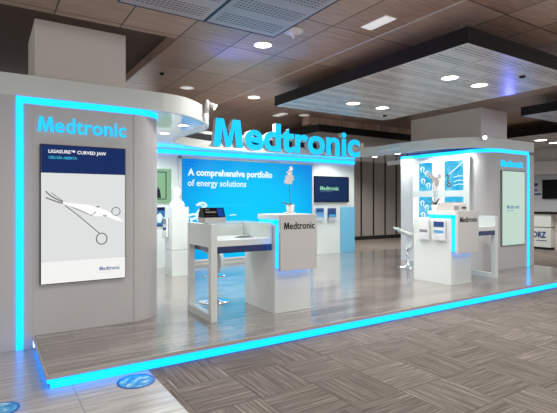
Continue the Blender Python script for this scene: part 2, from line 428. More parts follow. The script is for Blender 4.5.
# islands -> letters, an i keeps its dot
seen = set(); isl = []
for v in b.verts:
    if v in seen: continue
    st = [v]; comp = []; seen.add(v)
    while st:
        q = st.pop(); comp.append(q)
        for e in q.link_edges:
            o_ = e.other_vert(q)
            if o_ not in seen: seen.add(o_); st.append(o_)
    isl.append(comp)
isl.sort(key=lambda c: min(v.co.x for v in c))
groups = []
for c in isl:
    lo = min(v.co.x for v in c); hi = max(v.co.x for v in c)
    if groups and lo < groups[-1][1]-.03: groups[-1][0] += c; groups[-1][1] = max(groups[-1][1], hi)
    else: groups.append([list(c), hi])
for gi, (vs_, hi) in enumerate(groups):
    nb = bmesh.new(); mp = {v: nb.verts.new(v.co) for v in vs_}; s_ = set(vs_)
    fs = {f for v in vs_ for f in v.link_faces}
    for f in fs: nb.faces.new([mp[v] for v in f.verts])
    bmesh.ops.recalc_face_normals(nb, faces=nb.faces[:])
    me = bpy.data.meshes.new('letter'); me.materials.append(FRONT); me.materials.append(LETTERF)
    for f in nb.faces: f.material_index = 1 if max(v.co.y for v in f.verts) < 7.552 else 0
    nb.to_mesh(me); nb.free()
    lt = link('letter', me, None, sg)
    xm = sum(v.co.x for v in vs_)/len(vs_)
MB().box(3.5, 7.0, 7.67, 7.70, 2.56, 2.59).box(3.6, 3.64, 7.69, 8.12, 2.56, 2.59).box(6.8, 6.84, 7.69, 8.03, 2.56, 2.59).box(5.2, 5.24, 7.69, 8.2, 2.56, 2.59).build('mounting_rail', FRONT, sg)

# ------------------------------------------------------------ left screen
s = thing('display_screen', 'large portrait screen showing white surgical forceps on the left booth wall', 'screen', (.87, 5.25, .64))
MB().box(.45, 1.30, 5.20, 5.25, .64, 2.085).build('bezel', DARKM, s)
sp = MB().box(.458, 1.293, 5.194, 5.201, .648, 2.078).build('picture', SCRG, s)
MB().box(.458, 1.293, 5.190, 5.1945, 1.79, 2.078).build('header', SCRN, sp)
MB().box(.458, 1.293, 5.190, 5.1945, .648, .872).build('footer', SCRW, sp)
writing('writing', 'LIGASURE™ CURVED JAW', (.525, 5.19, 1.985), FX, .565, .048, FN, SCRT, sp, bold=.012)
writing('writing', 'CIRUGÍA ABIERTA', (.525, 5.19, 1.935), FX, .27, .036, FN, SCRC, sp)
writing('writing', 'Medtronic', (1.02, 5.19, .745), FX, .215, .042, FN, SCRB, sp, bold=.015)
writing('writing', 'Further, Together', (1.02, 5.19, .715), FX, .15, .018, FN, SCRG, sp)
O = (0, 5.194, 0)
tb = MB()
tb.stroke([(.66, 1.475), (.78, 1.45), (.9, 1.43), (1.0, 1.40), (1.08, 1.37), (1.16, 1.33), (1.22, 1.30), (1.27, 1.27)], [.03, .045, .06, .065, .06, .05, .04, .01], O, FX, FN)
tb.stroke([(.84, 1.415), (.93, 1.37), (1.0, 1.35), (1.06, 1.345)], [.02, .03, .03, .02], O, FX, FN)
tb.build('forceps_body', SCRTOOL, sp)
tl = MB()
tl.stroke(spline([(.50, 1.60), (.545, 1.555), (.60, 1.52), (.66, 1.49)], 4), .013, O, FX, FN)
tl.stroke(spline([(.50, 1.535), (.56, 1.51), (.61, 1.49), (.66, 1.475)], 4), .013, O, FX, FN)
tl.stroke([(.55, 1.585), (.66, 1.50)], .007, O, FX, FN)
tl.stroke([(.66, 1.47), (.80, 1.355), (.93, 1.235), (1.02, 1.15)], .010, O, FX, FN)
tl.stroke([(.68, 1.465), (.80, 1.41), (.92, 1.355)], .007, O, FX, FN)
tl.stroke([(.985, 1.435), (1.02, 1.435)], .016, O, FX, FN)
tl.stroke([(.93, 1.345), (.96, 1.36), (.985, 1.385)], .012, O, FX, FN)
tl.stroke([(1.06, 1.345), (1.10, 1.335)], .014, O, FX, FN)
tl.stroke([(1.045+.055*math.cos(t*PI/10), 1.09+.06*math.sin(t*PI/10)) for t in range(21)], .012, O, FX, FN)
tl.stroke([(1.195+.045*math.cos(t*PI/10), 1.385+.045*math.sin(t*PI/10)) for t in range(21)], .009, O, FX, FN)
tl.build('forceps_outline', SCRLINE, sp)
sg2 = writing('letter_sign', 'Medtronic', (.43, 5.25, 2.215), FX, .885, .16, FN, LETTERF, None, th=.02, bold=.008)
tag(sg2, 'small cyan Medtronic lettering above the large forceps screen', 'sign')

# ------------------------------------------------------------ right screen
s = thing('display_screen', 'tall narrow pale green screen on the right booth wall', 'screen', (9.04, 5.22, .6))
MB().box(8.62, 9.46, 5.19, 5.22, .59, 2.12).build('bezel', GREYP, s)
sp = MB().box(8.64, 9.44, 5.184, 5.191, .61, 2.10).build('picture', MINT, s)
writing('writing', 'Medtronic', (8.78, 5.182, 1.345), FX, .46, .075, FN, MINTTXT, sp, bold=.01)
writing('writing', 'Further, Together', (8.78, 5.182, 1.29), FX, .25, .022, FN, MINTTXT, sp)
sg3 = writing('letter_sign', 'Medtronic', (8.62, 5.22, 2.19), FX, .80, .14, FN, LETTERF, None, th=.02, bold=.008)
tag(sg3, 'small cyan Medtronic lettering above the tall pale green screen', 'sign')

# ------------------------------------------------------------ back wall graphics
s = thing('lightbox', 'wide bright blue backlit wall graphic headed A comprehensive portfolio', 'lightbox', (5.2, 9.25, .19))
fr = MB()
for a in ((3.40, 3.46, .19, 2.45), (6.92, 6.96, .19, 2.45)): fr.box(a[0], a[1], 9.19, 9.25, a[2], a[3])
fr.box(3.40, 6.96, 9.19, 9.25, 2.41, 2.46); fr.box(3.40, 6.96, 9.19, 9.25, .19, .23); fr.build('frame', FRONT, s)
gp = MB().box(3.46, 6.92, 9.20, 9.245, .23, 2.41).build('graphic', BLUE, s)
writing('writing', 'A comprehensive portfolio', (3.60, 9.20, 2.0), FX, 2.13, .20, FN, PRW, gp, bold=.035)
writing('writing', 'of energy solutions', (3.60, 9.20, 1.775), FX, 1.42, .19, FN, PRW, gp)
O = (0, 9.20, 0); ib = MB()
ib.stroke(spline([(3.80, 1.40), (3.88, 1.455), (3.98, 1.45), (4.03, 1.40), (3.96, 1.36), (3.86, 1.30), (3.80, 1.22)], 4), .045, O, FX, FN)
ib.stroke(spline([(3.84, 1.42), (3.94, 1.40), (4.0, 1.35)], 4), .03, O, FX, FN)
ib.stroke(spline([(3.62, 1.19), (3.74, 1.215), (3.86, 1.18), (3.78, 1.14), (3.68, 1.10)], 4), .05, O, FX, FN)
ib.stroke([(3.76+.09*math.cos(t*PI/8), 1.03+.09*math.sin(t*PI/8)) for t in range(17)], .025, O, FX, FN)
ib.stroke([(3.66, 1.14), (3.70, 1.02), (3.74, .94)], .04, O, FX, FN)
ib.stroke([(4.60, 1.18), (4.70, 1.19), (4.76, 1.18)], .02, O, FX, FN)
ib.build('instrument_print', PRW, gp)
ih = MB(); ih.stroke([(4.05, 1.40), (4.6, 1.41), (5.1, 1.40)], .012, O, FX, FN); ih.stroke([(3.9, 1.20), (4.3, 1.16), (4.6, 1.18)], .01, O, FX, FN)
ih.build('thin_print_line', PRFAINT, gp)
hd = MB()
for i in range(4):
    for k in range(3-(i > 1)-(i > 2)): hd.box(3.56+.075*i, 3.585+.075*i, 9.197, 9.201, 2.33-.075*k, 2.355-.075*k)
hd.build('corner_dots', scr('print_dot_blue', (10, 70, 220)), gp)

s = thing('wall_monitor', 'dark navy wall monitor with pale green writing right of the blue graphic', 'monitor', (7.55, 9.25, 1.47))
MB().box(6.98, 8.14, 9.19, 9.25, 1.47, 2.14).build('bezel', BLACK, s)
sp = MB().box(6.995, 8.09, 9.184, 9.191, 1.485, 2.125).build('picture', TVNAVY, s)
writing('writing', 'Medtronic', (7.16, 9.184, 1.775), FX, .62, .11, FN, TVGREEN, sp, bold=.02)
writing('writing', 'Further, Together', (7.16, 9.184, 1.73), FX, .40, .03, FN, scr('screen_text_dim', (100, 130, 150)), sp)
tag(MB().box(7.88, 8.375, 9.222, 9.235, .125, 1.34).build('blue_panel', LIGHTBLUE), 'plain light blue panel at the right end of the back wall', 'panel')

s = thing('framed_poster', 'green poster on the back wall partly hidden behind the left wall block', 'poster', (2.9, 9.25, 1.47))
MB().box(2.42, 3.24, 9.22, 9.25, 1.46, 2.17).build('frame', POSTG, s)
MB().box(2.47, 3.14, 9.214, 9.221, 1.53, 2.11).build('border_line', POSTD, s)
MB().box(2.49, 3.115, 9.208, 9.215, 1.55, 2.09).build('picture', POSTG, s)
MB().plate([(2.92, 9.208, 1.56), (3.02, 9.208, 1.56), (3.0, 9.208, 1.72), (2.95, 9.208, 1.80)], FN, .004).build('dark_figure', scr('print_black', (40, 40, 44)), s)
s = thing('framed_poster', 'small blue poster below the green one behind the bust pedestal', 'poster', (2.85, 9.25, .98))
MB().box(2.42, 3.19, 9.22, 9.25, .98, 1.37).build('frame', PICN, s)
pb = MB().box(2.44, 3.10, 9.212, 9.221, 1.0, 1.30).build('picture', PICB, s)
MB().plate([(2.95, 9.212, 1.05), (3.02, 9.212, 1.05), (3.06, 9.212, 1.18), (3.0, 9.212, 1.26), (2.93, 9.212, 1.2)], FN, .004).build('pale_figure', PRW, pb)

# ------------------------------------------------------------ brochure holders
def holder(org, u, n, w, h, label, kinds, group=None):
    """acrylic pocket on a wall, and the brochure in it as a thing of its own; org = lower left corner on the wall"""
    org = Vector(org); u = Vector(u); n = Vector(n); Z = Vector((0, 0, 1))
    def bx(a0, a1, z0, z1, d0, d1):
        b = MB(); ps = [org+u*a+Z*z+n*d for a, z, d in ((a0, z0, d0), (a1, z1, d1))]
        lo = [min(ps[0][i], ps[1][i]) for i in range(3)]; hi = [max(ps[0][i], ps[1][i]) for i in range(3)]
        return b.box(lo[0], hi[0], lo[1], hi[1], lo[2], hi[2])
    t = thing('brochure_holder', 'clear acrylic pocket '+label[0], 'brochure holder', org)
    if group: t['group'] = group
    bx(0, w, 0, h, 0, .008).build('back_plate', GLASSP, t)
    bx(0, w, 0, .012, .008, .055).build('base', GLASSP, t)
    bx(0, w, 0, h*.32, .05, .055).build('front_plate', GLASSP, t)
    c = thing('brochure', label[1], 'brochure', org+Z*.014)
    bx(.01, w-.01, .014, h-.01, .012, .045).build('cover', kinds[0], c)
    bx(.02, w-.02, h*.66, h-.025, .045, .048).build('title_block', kinds[1], c)
    bx(.025, w-.03, h*.36, h*.5, .045, .048).build('picture_block', kinds[2], c)
PW = mat('paper_white', srgb(222, 222, 222), .6); PN = mat('paper_navy', srgb(28, 62, 120), .5); PB = mat('paper_blue', srgb(84, 150, 200), .5); PG = mat('paper_grey', srgb(128, 130, 138), .6)
holder((7.06, 9.25, .98), FX, FN, .25, .35, ('below the navy monitor, the left one', 'pale blue brochure in the left pocket below the navy monitor'), (PB, PN, PB))
holder((7.45, 9.25, .97), FX, FN, .27, .35, ('below the navy monitor, beside the light blue panel', 'dark blue brochure in the pocket beside the light blue panel'), (PN, PN, mat('paper_cyan', srgb(60, 170, 215), .5)))
holder((6.329, 5.30, .845), SX, SN, .22, .34, ('on the side of the right counter, farther from its front', 'white brochure with a small dark picture on the side of the right counter'), (PW, PW, PG))
holder((6.329, 5.00, .845), SX, SN, .24, .34, ('on the side of the right counter, nearer its front', 'navy and white brochure on the side of the right counter'), (PW, PN, PB))
holder((2.819, 8.36, .82), SX, SN, .22, .38, ('on the side of the bust pedestal', 'white and dark brochure on the side of the bust pedestal'), (PW, PG, PN))

# ------------------------------------------------------------ counters
def counter(x, label, top_len):
    t = thing('reception_counter', label, 'counter', (x+.27, 5.0, .12))
    MB().box(x, x+.55, 4.68, 5.44, .12, 1.21, .004).build('body', WHITE, t)
    MB().box(x-.005, x+.545, 4.545, 4.59, .655, 1.335, .003).build('front_panel', FRONT, t)
    MB().box(x-.005, x+.545, 4.59, 4.59+top_len, 1.272, 1.335, .003).build('top_slab', WHITE, t)
    MB().box(x+.012, x+.53, 4.592, 4.676, .68, 1.208).build('led_strip', LED, t)
    MB().box(x+.012, x+.53, 4.70, 4.57+top_len, 1.212, 1.27).build('led_strip', LED, t)
    writing('writing', 'Medtronic', (x+.045, 4.545, 1.155), FX, .46, .088, FN, INK, t, bold=.012)
    return t
counter(2.95, 'white counter with cyan edge lights beside the left display desk', .50)
c2 = counter(6.33, 'white counter with brochure pockets on its side at the right', .55)

# ------------------------------------------------------------ display desks
def desk(x0, x1, leg_left, label):
    """top case with an open display front; a looped leg frame at its free end"""
    t = thing('display_desk', label, 'desk', ((x0+x1)/2, 5.1, .12))
    y0, y1 = 4.73, 5.45; lx0, lx1 = (x0, x0+.075) if leg_left else (x1-.09, x1)
    zt = 1.23
    fr = MB()
    fr.box(lx0, lx1, y0, y0+.075, .12, .965); fr.box(lx0, lx1, y1-.05, y1, .12, .965)
    fr.box(lx0, lx1, y0+.075, y1-.05, .12, .20); fr.build('leg_frame', WHITE, t)
    a, b_ = (lx1, x1) if leg_left else (x0, lx0)
    MB().box(lx0, lx1, y0, y1, .965, zt).build('end_panel', WHITE, t)
    MB().box(a, b_, y0, y1, .975, 1.045).build('shelf', WHITE, t)
    MB().box(a, b_, y1-.03, y1, 1.045, zt-.002).build('back_panel', WHITE, t)
    e = (b_-.03, b_) if leg_left else (a, a+.03)
    MB().box(e[0], e[1], y0, y1-.03, 1.045, zt-.002).build('end_panel', WHITE, t)
    MB().box(a, b_, y0+.01, y1-.05, .895, .973).build('apron', NAVY, t)
    MB().box(a, b_, y0, y1, zt, zt+.012).build('glass_top', GLASS, t)
    return t
desk(2.13, 2.94, True, 'white display desk with glass top and looped leg left of the first counter')
desk(6.89, 7.74, False, 'white display desk with glass top and looped leg right of the second counter')

t = thing('instrument_tray', 'small steel tray with tools inside the left display desk', 'tray', (2.7, 4.98, 1.047))
MB().box(2.58, 2.80, 4.93, 5.03, 1.047, 1.055, .002).build('tray', STEEL, t)
MB().tube([(2.60, 4.97, 1.062), (2.78, 4.99, 1.062)], .006).tube([(2.62, 5.0, 1.062), (2.75, 4.95, 1.062)], .005).build('tool', STEEL, t)

# energy generator on the left desk
t = thing('surgical_generator', 'small black screened device with silver base on the left display desk', 'device', (2.2, 4.95, 1.243))
x0, x1, yb = 2.05+.06, 2.38, 4.86
MB().box(x0, x1, yb, yb+.2, 1.243, 1.305, .006).build('base', mat('silver_plastic', srgb(190, 188, 186), .35), t)
b = MB()
b.plate([(x0+.0, yb+.01, 1.305), (x0+.0, yb+.2, 1.305), (x0+.0, yb+.15, 1.42), (x0+.0, yb+.07, 1.42)], (1, 0, 0), x1-x0)
b.build('screen_housing', BLACK, t)
n = Vector((0, -.115, .06)).normalized()
def onface(u0, u1, v0, v1, m_, name):
    P0 = Vector((0, yb+.01, 1.305)); V_ = Vector((0, .06, .115))
    MB().plate([P0+V_*v0+Vector((x0+(x1-x0)*u0, 0, 0)), P0+V_*v0+Vector((x0+(x1-x0)*u1, 0, 0)), P0+V_*v1+Vector((x0+(x1-x0)*u1, 0, 0)), P0+V_*v1+Vector((x0+(x1-x0)*u0, 0, 0))], n, .003).build(name, m_, t)
onface(.66, .94, .1, .92, scr('device_screen_blue', (20, 66, 150)), 'display')
onface(.1, .6, .48, .62, GREYP, 'button_row')
onface(.1, .3, .78, .84, GREYP, 'maker_plate')
onface(.1, .55, .15, .25, DARKM, 'socket_row')

# printer-like device on the right counter
t = thing('surgical_generator', 'boxy pale grey device with a dark slot on the right counter', 'device', (6.5, 4.85, 1.337))
SILV = mat('pale_grey_plastic', srgb(196, 190, 186), .4)
b = MB(); b.plate([(6.36, 4.64, 1.337), (6.36, 4.92, 1.337), (6.36, 4.92, 1.45), (6.36, 4.86, 1.475), (6.36, 4.70, 1.475), (6.36, 4.64, 1.43)], (1, 0, 0), .33)
b.build('housing', SILV, t)
MB().box(6.56, 6.67, 4.634, 4.642, 1.375, 1.40).build('slot', BLACK, t)
MB().box(6.52, 6.675, 4.72, 4.85, 1.475, 1.483).build('lid_panel', GREYP, t)
MB().box(6.37, 6.47, 4.634, 4.642, 1.36, 1.42).build('button_panel', STEEL, t)

# ------------------------------------------------------------ orchids
def blade(mb, base, direction, length, width, lift, droop):
    d = Vector(direction).normalized(); sdir = d.cross(Vector((0, 0, 1))).normalized(); N = 7; rows = []
    for i in range(N+1):
        t_ = i/N; c = Vector(base)+d*length*t_*(1-.12*t_)+Vector((0, 0, lift*math.sin(t_*PI*.6)-droop*t_*t_))
        w_ = width*math.sin(PI*min(1, .12+t_*.88))**.7*.5+.001
        rows.append([mb.b.verts.new(c-sdir*w_+Vector((0, 0, .3*w_))), mb.b.verts.new(c), mb.b.verts.new(c+sdir*w_+Vector((0, 0, .3*w_))), mb.b.verts.new(c+Vector((0, 0, -.004)))])
    for a, b_ in zip(rows, rows[1:]):
        for k in range(4): mb.b.faces.new((a[k], a[(k+1) % 4], b_[(k+1) % 4], b_[k]))
    mb.b.faces.new(rows[0]); mb.b.faces.new(rows[-1][::-1])
def flower_mb(c, n, r, rot=0):
    n = Vector(n).normalized(); u = n.cross(Vector((0, 0, 1))).normalized(); w_ = u.cross(n); mb = MB(); c = Vector(c)
    for k in range(5):
        a = rot+2*PI*k/5; d = u*math.cos(a)+w_*math.sin(a); q = u*-math.sin(a)+w_*math.cos(a); R_ = r*(1 if k % 2 else .85)
        pts = [c, c+d*R_*.35+q*R_*.28+n*.004, c+d*R_*.75+q*R_*.33+n*.012, c+d*R_+n*.006, c+d*R_*.75-q*R_*.33+n*.012, c+d*R_*.35-q*R_*.28+n*.004]
        mb.plate(pts, n, .003)
    return mb
def orchid(x, y, z, label, h, stems, leaves, fl, pm, pr, ph):
    t = thing('potted_orchid', label, 'plant', (x, y, z))
    MB().lathe([(0, z), (pr*.75, z), (pr*.8, z+.01), (pr, z+ph), (pr*.88, z+ph), (pr*.8, z+ph-.02), (0, z+ph-.02)], x, y, 24).build('pot', POT, t, True)
    lf = None
    for d, L, w_, li_, dr in leaves:
        mb = MB(); blade(mb, (x, y, z+ph-.02), d, L, w_, li_, dr); mb.build('leaf', LEAF, t)
    for st in stems:
        MB().tube(spline([(x+a, y+b_, z+c_) for a, b_, c_ in st], 5), .004, 6).build('stem', STEM, t)
    for (a, b_, c_), n_, r, ro in fl:
        flower_mb((x+a, y+b_, z+c_), n_, r, ro).build('flower', pm, t)
    return t
orchid(3.37, 4.96, 1.337, 'single stem orchid with pale petals in a white pot on the left counter', .55,
       [[(0, 0, .08), (-.01, .0, .25), (-.015, 0, .40), (-.02, 0, .50)]],
       [((-1, .25, 0), .15, .055, .035, -.02), ((-.9, -.7, 0), .10, .045, .03, .0), ((.5, 1, 0), .08, .04, .04, 0)],
       [((-.02, -.01, .53), (-.5, -1, .2), .050, .3), ((-.005, -.015, .47), (-.3, -1, 0), .055, 0), ((-.045, -.01, .47), (-1, -.6, 0), .045, .8), ((-.015, -.01, .42), (-.4, -1, -.2), .045, .2), ((-.07, -.01, .42), (-.8, -1, 0), .04, .5), ((-.0, -.01, .59), (-.3, -1, .4), .035, .6)],
       PETAL, .055, .115)
MB().lathe([(0, 1.337), (.075, 1.337), (.085, 1.35), (.08, 1.352), (0, 1.342)], 3.355, 4.955, 24).build('saucer', POT, bpy.data.objects['potted_orchid'])
orchid(6.45, 5.08, 1.337, 'grey flowered orchid with dark leaves on the right counter before the niches', .6,
       [[(-.02, 0, .08), (-.03, 0, .3), (-.05, .02, .5), (-.12, .06, .62)], [(.01, 0, .08), (0, 0, .3), (.0, -.01, .5), (.06, -.04, .60)], [(.03, 0, .08), (.05, 0, .3), (.03, 0, .46)]],
       [((-1, .7, 0), .22, .055, .06, .02), ((.8, -.9, 0), .20, .05, .05, .03), ((-.5, -1, 0), .10, .05, .06, 0), ((.8, -.2, 0), .14, .045, .12, -.02), ((-.3, .8, 0), .14, .05, .12, 0), ((-1, -.1, 0), .14, .045, .07, .02)],
       [((-.12, .05, .62), (-.6, -1, .1), .04, .2), ((-.07, .03, .58), (-.6, -1, 0), .05, .5), ((-.03, 0, .53), (-.5, -1, 0), .06, 0), ((.02, -.01, .50), (-.5, -1, 0), .065, .4), ((.0, -.02, .45), (-.5, -1, -.2), .05, .1), ((.05, -.04, .58), (-.5, -1, .1), .045, .7)],
       GREYPETAL, .075, .10)

# ------------------------------------------------------------ bust on pedestal
t = thing('pedestal', 'tall white square pedestal under the white mannequin head', 'pedestal', (2.98, 8.15, .12))
MB().box(2.82, 3.14, 7.97, 8.37, .12, .60, .004).build('lower_box', WHITE, t)
MB().box(2.82, 3.14, 7.97, 8.37, .606, 1.39, .004).build('upper_box', WHITE, t)
def ell(rows, cx, cy, z0, sc, seg=28, zs=.54):
    mb = MB(); rings = []
    for z, oy, rx, ry in rows:
        ring = []
        for k in range(seg):
            a = 2*PI*k/seg; x = math.cos(a)*rx; y = math.sin(a)*ry+oy
            if y < oy and .40 < z < .62 and abs(x) < .035 and math.sin(a) < -.85:    # nose, mouth relief
                y -= {0: 0}.get(0, 0)+.022*math.exp(-((z-.475)/.02)**2)*math.exp(-(x/.012)**2)+.008*math.exp(-((z-.43)/.01)**2)
            if math.sin(a) < -.6 and abs(abs(x)-.03) < .018: y += .009*math.exp(-((z-.51)/.013)**2)
            ring.append(mb.b.verts.new((cx+x*sc, cy+y*sc, z0+z*zs)))
        rings.append(ring)
    for a, b_ in zip(rings, rings[1:]):
        for k in range(seg): mb.b.faces.new((a[k], a[(k+1) % seg], b_[(k+1) % seg], b_[k]))
    mb.b.faces.new(rings[0][::-1]); mb.b.faces.new(rings[-1])
    return mb
def interp(ks, n=5):
    out = []
    for a, b_ in zip(ks, ks[1:]):
        for i in range(n): out.append(tuple(a[j]+(b_[j]-a[j])*i/n for j in range(4)))
    out.append(ks[-1]); return out
rows = interp([(0, 0, .17, .09), (.06, 0, .175, .10), (.14, 0, .165, .095), (.19, .0, .13, .085), (.225, .005, .075, .07), (.26, .005, .055, .058), (.32, .0, .052, .056),
               (.355, -.012, .050, .066), (.39, -.015, .058, .085), (.43, -.012, .066, .094), (.48, -.008, .073, .098), (.53, -.002, .077, .098), (.58, .002, .075, .092), (.62, .006, .062, .076), (.645, .008, .042, .052), (.66, .01, .015, .02)])
hb = ell(rows, 2.99, 8.17, 1.391, .80, 32)
for sgn in (-1, 1):
    hb.lathe([(0, 1.391+.45*.54), (.008, 1.391+.46*.54), (.012, 1.391+.49*.54), (.009, 1.391+.52*.54), (0, 1.391+.53*.54)], 2.99+sgn*.077*.80, 8.175, 10, .6, 1.3)
mh = hb.build('mannequin_head', PLASTER, None, True, origin=(2.99, 8.17, 1.391))
tag(mh, 'white plaster mannequin head and shoulders standing on the pedestal', 'mannequin')

# ------------------------------------------------------------ stools
def stool(x, y, rz, label):
    t = thing('bar_stool', label, 'stool', (x, y, .12))
    z = .12
    MB().lathe([(0, z), (.21, z), (.212, z+.008), (.19, z+.018), (.08, z+.03), (.045, z+.05), (.035, z+.09), (0, z+.09)], x, y, 36).build('base', CHROME, t, True)
    MB().lathe([(.028, z+.08), (.028, z+.30), (.018, z+.305), (.018, z+.39), (.0, z+.39)], x, y, 16).build('column', CHROME, t, True)
    c_, s_ = math.cos(rz), math.sin(rz)
    prof = spline([(.05, .36), (.10, .46), (.11, .58), (.07, .68), (-.03, .735), (-.15, .775), (-.25, .83)], 5)
    mb = MB(); rows = []
    for i, (a, h) in enumerate(prof):
        tt = i/(len(prof)-1); hw = .08+.13*min(1, tt/.6)-(.03*max(0, tt-.85)/.15)
        row = []
        for j in range(9):
            u_ = -1+2*j/8; sag = .03*u_*u_
            row.append((a, u_*hw, h+(sag if tt < .6 else sag*.3)))
        rows.append(row)
    top = [[mb.b.verts.new((x+c_*a-s_*b_, y+s_*a+c_*b_, z+h)) for a, b_, h in r] for r in rows]
    nrm = []
    for i in range(len(prof)):
        p0, p1 = prof[max(0, i-1)], prof[min(len(prof)-1, i+1)]; d_ = Vector((p1[0]-p0[0], p1[1]-p0[1])).normalized()
        th = .09*(1-.7*max(0, i/(len(prof)-1)-.55)/.45); nrm.append((-d_.y*th, d_.x*th))
    bot = [[mb.b.verts.new((x+c_*(a+nrm[i][0])-s_*b_*.95, y+s_*(a+nrm[i][0])+c_*b_*.95, z+h+nrm[i][1])) for a, b_, h in r] for i, r in enumerate(rows)]
    n_, m_ = len(rows), 9
    for i in range(n_-1):
        for j in range(m_-1):
            mb.b.faces.new((top[i][j], top[i+1][j], top[i+1][j+1], top[i][j+1])); mb.b.faces.new((bot[i][j], bot[i][j+1], bot[i+1][j+1], bot[i+1][j]))
    for i in range(n_-1):
        for j in (0, m_-1): mb.b.faces.new((top[i][j], bot[i][j], bot[i+1][j], top[i+1][j]))
    for j in range(m_-1):
        for i in (0, n_-1): mb.b.faces.new((top[i][j], top[i][j+1], bot[i][j+1], bot[i][j]))
    mb.build('seat', WHITE, t, True)
    MB().lathe([(0, z+.36), (.03, z+.365), (.045, z+.40), (0, z+.41)], x, y, 16).build('seat_bracket', CHROME, t, True)
stool(2.62, 5.72, -.57, 'white bar stool on a round chrome base just behind the left display desk')
stool(3.56, 7.72, -.57, 'white bar stool farther back near the blue wall graphic')
stool(7.36, 6.48, -.57, 'white bar stool with chrome base beside the right counter')

# ------------------------------------------------------------ niches on the right inner wall (faces -X)
t = thing('niche_lightbox', 'white backlit frame with four sky blue instrument prints on the right inner wall', 'lightbox', (8.2, 6.3, .9))
YS = [(6.87, 6.49), (6.19, 5.71)]; ZS = [(1.72, 2.34), (.97, 1.59)]
fb = MB(); x_ = (8.13, 8.2)
fb.box(*x_, 5.58, 7.02, 2.34, 2.40); fb.box(*x_, 5.71, 7.02, 1.59, 1.72); fb.box(*x_, 5.58, 7.02, .90, .97)
fb.box(*x_, 5.58, 5.71, .97, 2.34); fb.build('frame', WHITE, t)
for a_ in ((6.19, 6.49, .97, 1.59), (6.19, 6.49, 1.72, 2.34), (6.87, 7.02, .97, 1.59), (6.87, 7.02, 1.72, 2.34)): MB().box(8.14, 8.2, *a_).build('lit_acrylic_strip', GLOWW, t)
O = (8.168, 0, 0)
def nl(y): return -y
for ci, (ya, yb_) in enumerate(YS):
    for ri_, (za, zb) in enumerate(ZS):
        pr_ = MB().box(8.17, 8.2, yb_, ya, za, zb).build('print', NICHE, t)
        q = MB(); U = (0, -1, 0)
        if ci == 0:
            for (a, z_) in ((.08, .48), (.2, .38), (.10, .22), (.24, .12)):
                yy = -ya+a
                q.stroke(spline([(yy-.05, za+z_), (yy, za+z_+.05), (yy+.06, za+z_+.03), (yy+.05, za+z_-.03)], 3), .03, O, U, SN)
                q.stroke([(yy, za+z_+.02), (yy-.02, za+z_-.06)], .022, O, U, SN); q.stroke([(yy+.05, za+z_), (yy+.04, za+z_-.08)], .016, O, U, SN)
            q.build('instrument_print', PRW, pr_)
        else:
            if ri_ == 0:
                q.stroke([(-ya+.10, za+.34), (-ya+.28, za+.46), (-ya+.46, za+.60)], .022, O, U, SN)
            for z_ in (.10, .18, .27): q.stroke([(-ya+.22, za+z_), (-ya+.34, za+z_+.03), (-ya+.46, za+z_+.02)], .018, O, U, SN)
            q.build('instrument_print', PRW, pr_)
            if ri_ == 0:
                q = MB(); q.stroke(spline([(-ya+.03, za+.31), (-ya+.09, za+.33), (-ya+.08, za+.22), (-ya+.10, za+.14)], 4), .035, O, U, SN)
                q.stroke([(-ya+.11+.04*math.cos(k*PI/6), za+.12+.04*math.sin(k*PI/6)) for k in range(13)], .03, O, U, SN)
                q.build('dark_instrument_print', SCRLINE, pr_)

# ------------------------------------------------------------ round blue discs on the floor
for (x, y, r, lb) in ((1.04, 3.81, .155, 'round blue swirled sticker on the pale tiles near the lit platform edge'), (.07, 3.82, .13, 'round dark blue sticker on the pale tiles at the lower left corner of the view')):
    m = mat('disc_blue', srgb(40, 130, 200), .3); g = G(m)
    f_ = g.noise(g.vec(g.m2('MULTIPLY', g.x, 1), g.m2('MULTIPLY', g.y, 1), 0), 16, 3)
    g.nt.links.new(g.ramp(f_, [(.4, srgb(30, 130, 205)), (.55, srgb(90, 190, 235)), (.65, srgb(200, 228, 240))]), g.b.inputs['Base Color'])
    s = thing('floor_disc', lb, 'disc', (x, y, 0))
    MB().lathe([(0, .0005), (r*.86, .0005), (r*.86, .003), (0, .003)], x, y, 40).build('swirled_disc', m, s)
    MB().lathe([(r*.86, .0005), (r, .0005), (r, .003), (r*.86, .003)], x, y, 40).build('rim', mat('disc_rim', srgb(20, 96, 178), .3), s)

# ------------------------------------------------------------ ceiling
Hc = 3.5
cb = MB()
cb.box(1.95, 18, -4, 14, Hc, Hc+.12)
cb.box(-8, 1.95, -4, 5.38, Hc, Hc+.12)
tag(cb.build('ceiling', CEIL), 'brown wood veneer tile ceiling', kind='structure')
tag(MB().box(-8, 1.95, 5.38, 14, 3.62, 3.74).build('ceiling', VOID), 'dark raised ceiling recess above the left wall', kind='structure')
tag(MB().box(3.985, 4.01, -2, 13, Hc-.008, Hc).build('trim_1', mat('pale_trim', srgb(196, 190, 184), .4)), 'thin pale trim line along the ceiling', kind='structure')
tag(MB().box(.46, 1.49, 5.95, 6.95, 2.661, 3.62).build('wall_pillar_left', PILL), 'square pale pillar above the left booth wall', kind='structure')
tag(MB().box(8.86, 9.83, 5.80, 7.70, 2.661, Hc).build('wall_pillar_right', PILL), 'wide grey pillar above the right booth wall', kind='structure')

